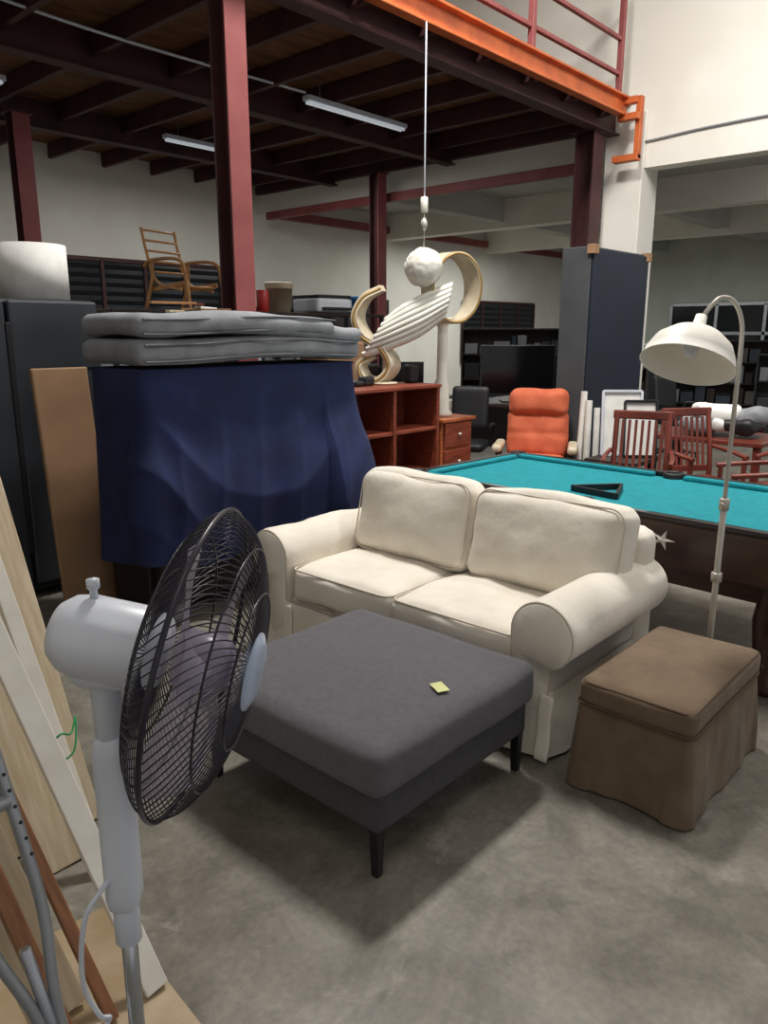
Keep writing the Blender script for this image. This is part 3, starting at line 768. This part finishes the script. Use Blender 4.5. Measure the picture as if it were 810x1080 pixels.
tc_=group('tall_navy_cabinet')
bb('carcass',(6.78,3.52,.02),(8.0,3.82,2.42),M['panelg'],tc_,.008)
bb('front_panel',(6.79,3.49,.05),(7.99,3.515,2.4),M['panel'],tc_,.004)
for x in (6.8,7.98):
    bb('corner_protector',(x-.05,3.475,2.35),(x+.05,3.55,2.435),M['card'],tc_,.004)
bb('plinth',(6.82,3.56,0),(7.96,3.8,.05),M['blk'],tc_)
lt=group('side_table')
bb('top',(6.1,2.66,.52),(6.66,3.12,.56),M['dkw'],lt)
for x in (6.15,6.61):
    for y in (2.71,3.07): bb('leg',(x-.03,y-.03,0),(x+.03,y+.03,.52),M['dkw'],lt)
for i,(x,y,w,h) in enumerate(((6.42,2.93,.34,.56),(6.45,2.77,.28,.48))):
    g=group('picture_frame',(x,y,.561),-50)
    for a,b_ in (((-w/2,0),(-w/2,h)),((w/2,0),(w/2,h)),((-w/2,0),(w/2,0)),((-w/2,h),(w/2,h))):
        beam('frame_bar',(a[0],a[1]*.12,a[1]+.012),(b_[0],b_[1]*.12,b_[1]+.012),.022,.02,M['fridge2'] if i==1 else M['white'],g,.002,up=(0,1,0))
    beam('print',(0,.01,0.02),(0,.12*h+.01,h),w-.02,.006,M['paper'],g,.001,up=(0,1,0))

def dchair(name,loc,rz):
    g=group(name,loc,rz); m=M['mah']
    soft('seat',(0,0,.46),(.46,.46,.05),m,g,r=.02,n=6)
    for sx,sy in ((.2,.2),(.2,-.2)): beam('front_leg',(sx,sy,0),(sx,sy,.45),.04,.04,m,g)
    for sy in (.2,-.2): tubes('back_post',[cr([(-.27,sy,0),(-.2,sy,.45),(-.22,sy,.7),(-.29,sy,1.02)],6)],.021,m,g)
    for i in range(7):
        y=-.15+.05*i; beam('splat',(-.21,y,.52),(-.285,y,.96),.022,.012,m,g,.002,up=(1,0,0))
    beam('crest_rail',(-.29,-.23,1.0),(-.29,.23,1.0),.07,.03,m,g,.01,up=(1,0,0))
    beam('lower_rail',(-.215,-.2,.54),(-.215,.2,.54),.05,.025,m,g,.005,up=(1,0,0))
    for sy in (.2,-.2):
        beam('side_stretcher',(.2,sy,.2),(-.24,sy,.2),.02,.03,m,g)
        tubes('arm',[cr([(-.22,sy*1.15,.72),(0,sy*1.25,.7),(.2,sy*1.2,.68)],5)],.018,m,g)
        beam('arm_post',(.17,sy*1.2,.46),(.17,sy*1.2,.68),.03,.03,m,g)
dchair('mahogany_chair',(5.62,2.42,0),200)
dchair('mahogany_chair',(6.2,2.12,0),235)
dchair('mahogany_chair',(5.7,1.6,0),120)
dchair('mahogany_chair',(6.5,1.5,0),160)
st2=group('display_table')
bb('top',(6.75,1.85,.70),(7.5,2.85,.74),M['mah'],st2)
for x in (6.8,7.45):
    for y in (1.9,2.8): bb('leg',(x-.03,y-.03,0),(x+.03,y+.03,.7),M['mah'],st2)
cp=group('clothes_pile')
for i,(x,y,z,mm) in enumerate(((7.0,2.45,.84,'greyc'),(7.1,2.3,.84,'paper'),(7.05,2.15,.84,'blk'),(7.05,2.35,.95,'paper'),(7.15,2.1,.92,'greyc'),(7.25,2.55,.84,'paper'))):
    soft('cloth',(x,y,z),(.34,.3,.13),M[mm],cp,r=.06,nz=.05,ns=6,n=12,rot=(0,0,i*40))
soft('clear_plastic_bundle',(5.6,.85,.40),(.5,.4,.78),M['greyc'],None,r=.1,nz=.03,ns=5)

desk('annex_counter',11.0,1.2,13.0,2.4,.95,M['dkw'])
for i,(x,y,s_) in enumerate(((11.4,1.9,.5),(12.0,2.0,.6),(12.6,1.95,.4))):
    soft('covered_machine',(x,y,.965+s_/2),(.5,.5,s_),M['blk' if i!=1 else 'greyc'],None,r=.08,nz=.015,ns=3)
for i in range(3):
    g=group('storage_locker',(15+i*1.3,6.4-.4*i,0),0)
    bb('body',(0,0,.02),(1.0,.6,1.4+.25*(i%2)),M['fridge2'] if i%2 else M['greyc'],g,.02)
    bb('door',(.02,-.02,.08),(.49,0,1.3),M['fridge'],g,.005); bb('door',(.51,-.02,.08),(.98,0,1.3),M['fridge'],g,.005)

# ------------------------------------------------------------------ lights
def area(name,loc,size,power,col=(1,.97,.93),rot=(0,0,0),sy=None):
    l=bpy.data.lights.new(name,'AREA'); l.energy=power; l.color=col; l.size=size
    if sy: l.shape='RECTANGLE'; l.size_y=sy
    o=bpy.data.objects.new(name,l); bpy.context.collection.objects.link(o); o.location=loc; o.rotation_euler=[D(a) for a in rot]
area('ceiling_light_main',(4.0,3.2,6.2),1.1,325,(1,.97,.925),sy=.5)
area('upper_wall_wash',(5.6,0,6.4),2.5,390,(1,.97,.93),rot=(0,-50,0))  # added light, tilted to brighten the upper right wall
area('ceiling_light_c',(-1,0,6.6),3,65,(1,.98,.95))
area('mezz_fill_1',(6.5,8.0,3.85),2.0,80,(1,1,.96))  # added fill that lifts the white wall under the mezzanine
area('mezz_fill_2',(1,8.5,3.85),2,45,(1,1,.96))  # second added fill, for the left end under the deck
area('annex_light_1',(14,8,3.45),4,165,(.99,1,.95))
area('annex_light_2',(14.4,1.5,3.45),4,95,(.99,1,.96))
w=bpy.data.worlds.new('w'); scene.world=w; w.use_nodes=True
w.node_tree.nodes['Background'].inputs[0].default_value=(.96,.97,1,1); w.node_tree.nodes['Background'].inputs[1].default_value=.45

# ------------------------------------------------------------------ camera
cd=bpy.data.cameras.new('camera'); cam=bpy.data.objects.new('camera',cd); bpy.context.collection.objects.link(cam)
cam.location=(0,0,1.65); cam.rotation_euler=(D(76.6),0,D(-48))
cd.sensor_fit='VERTICAL'; cd.sensor_height=36; cd.lens=26.67; cd.clip_start=.02
scene.camera=cam
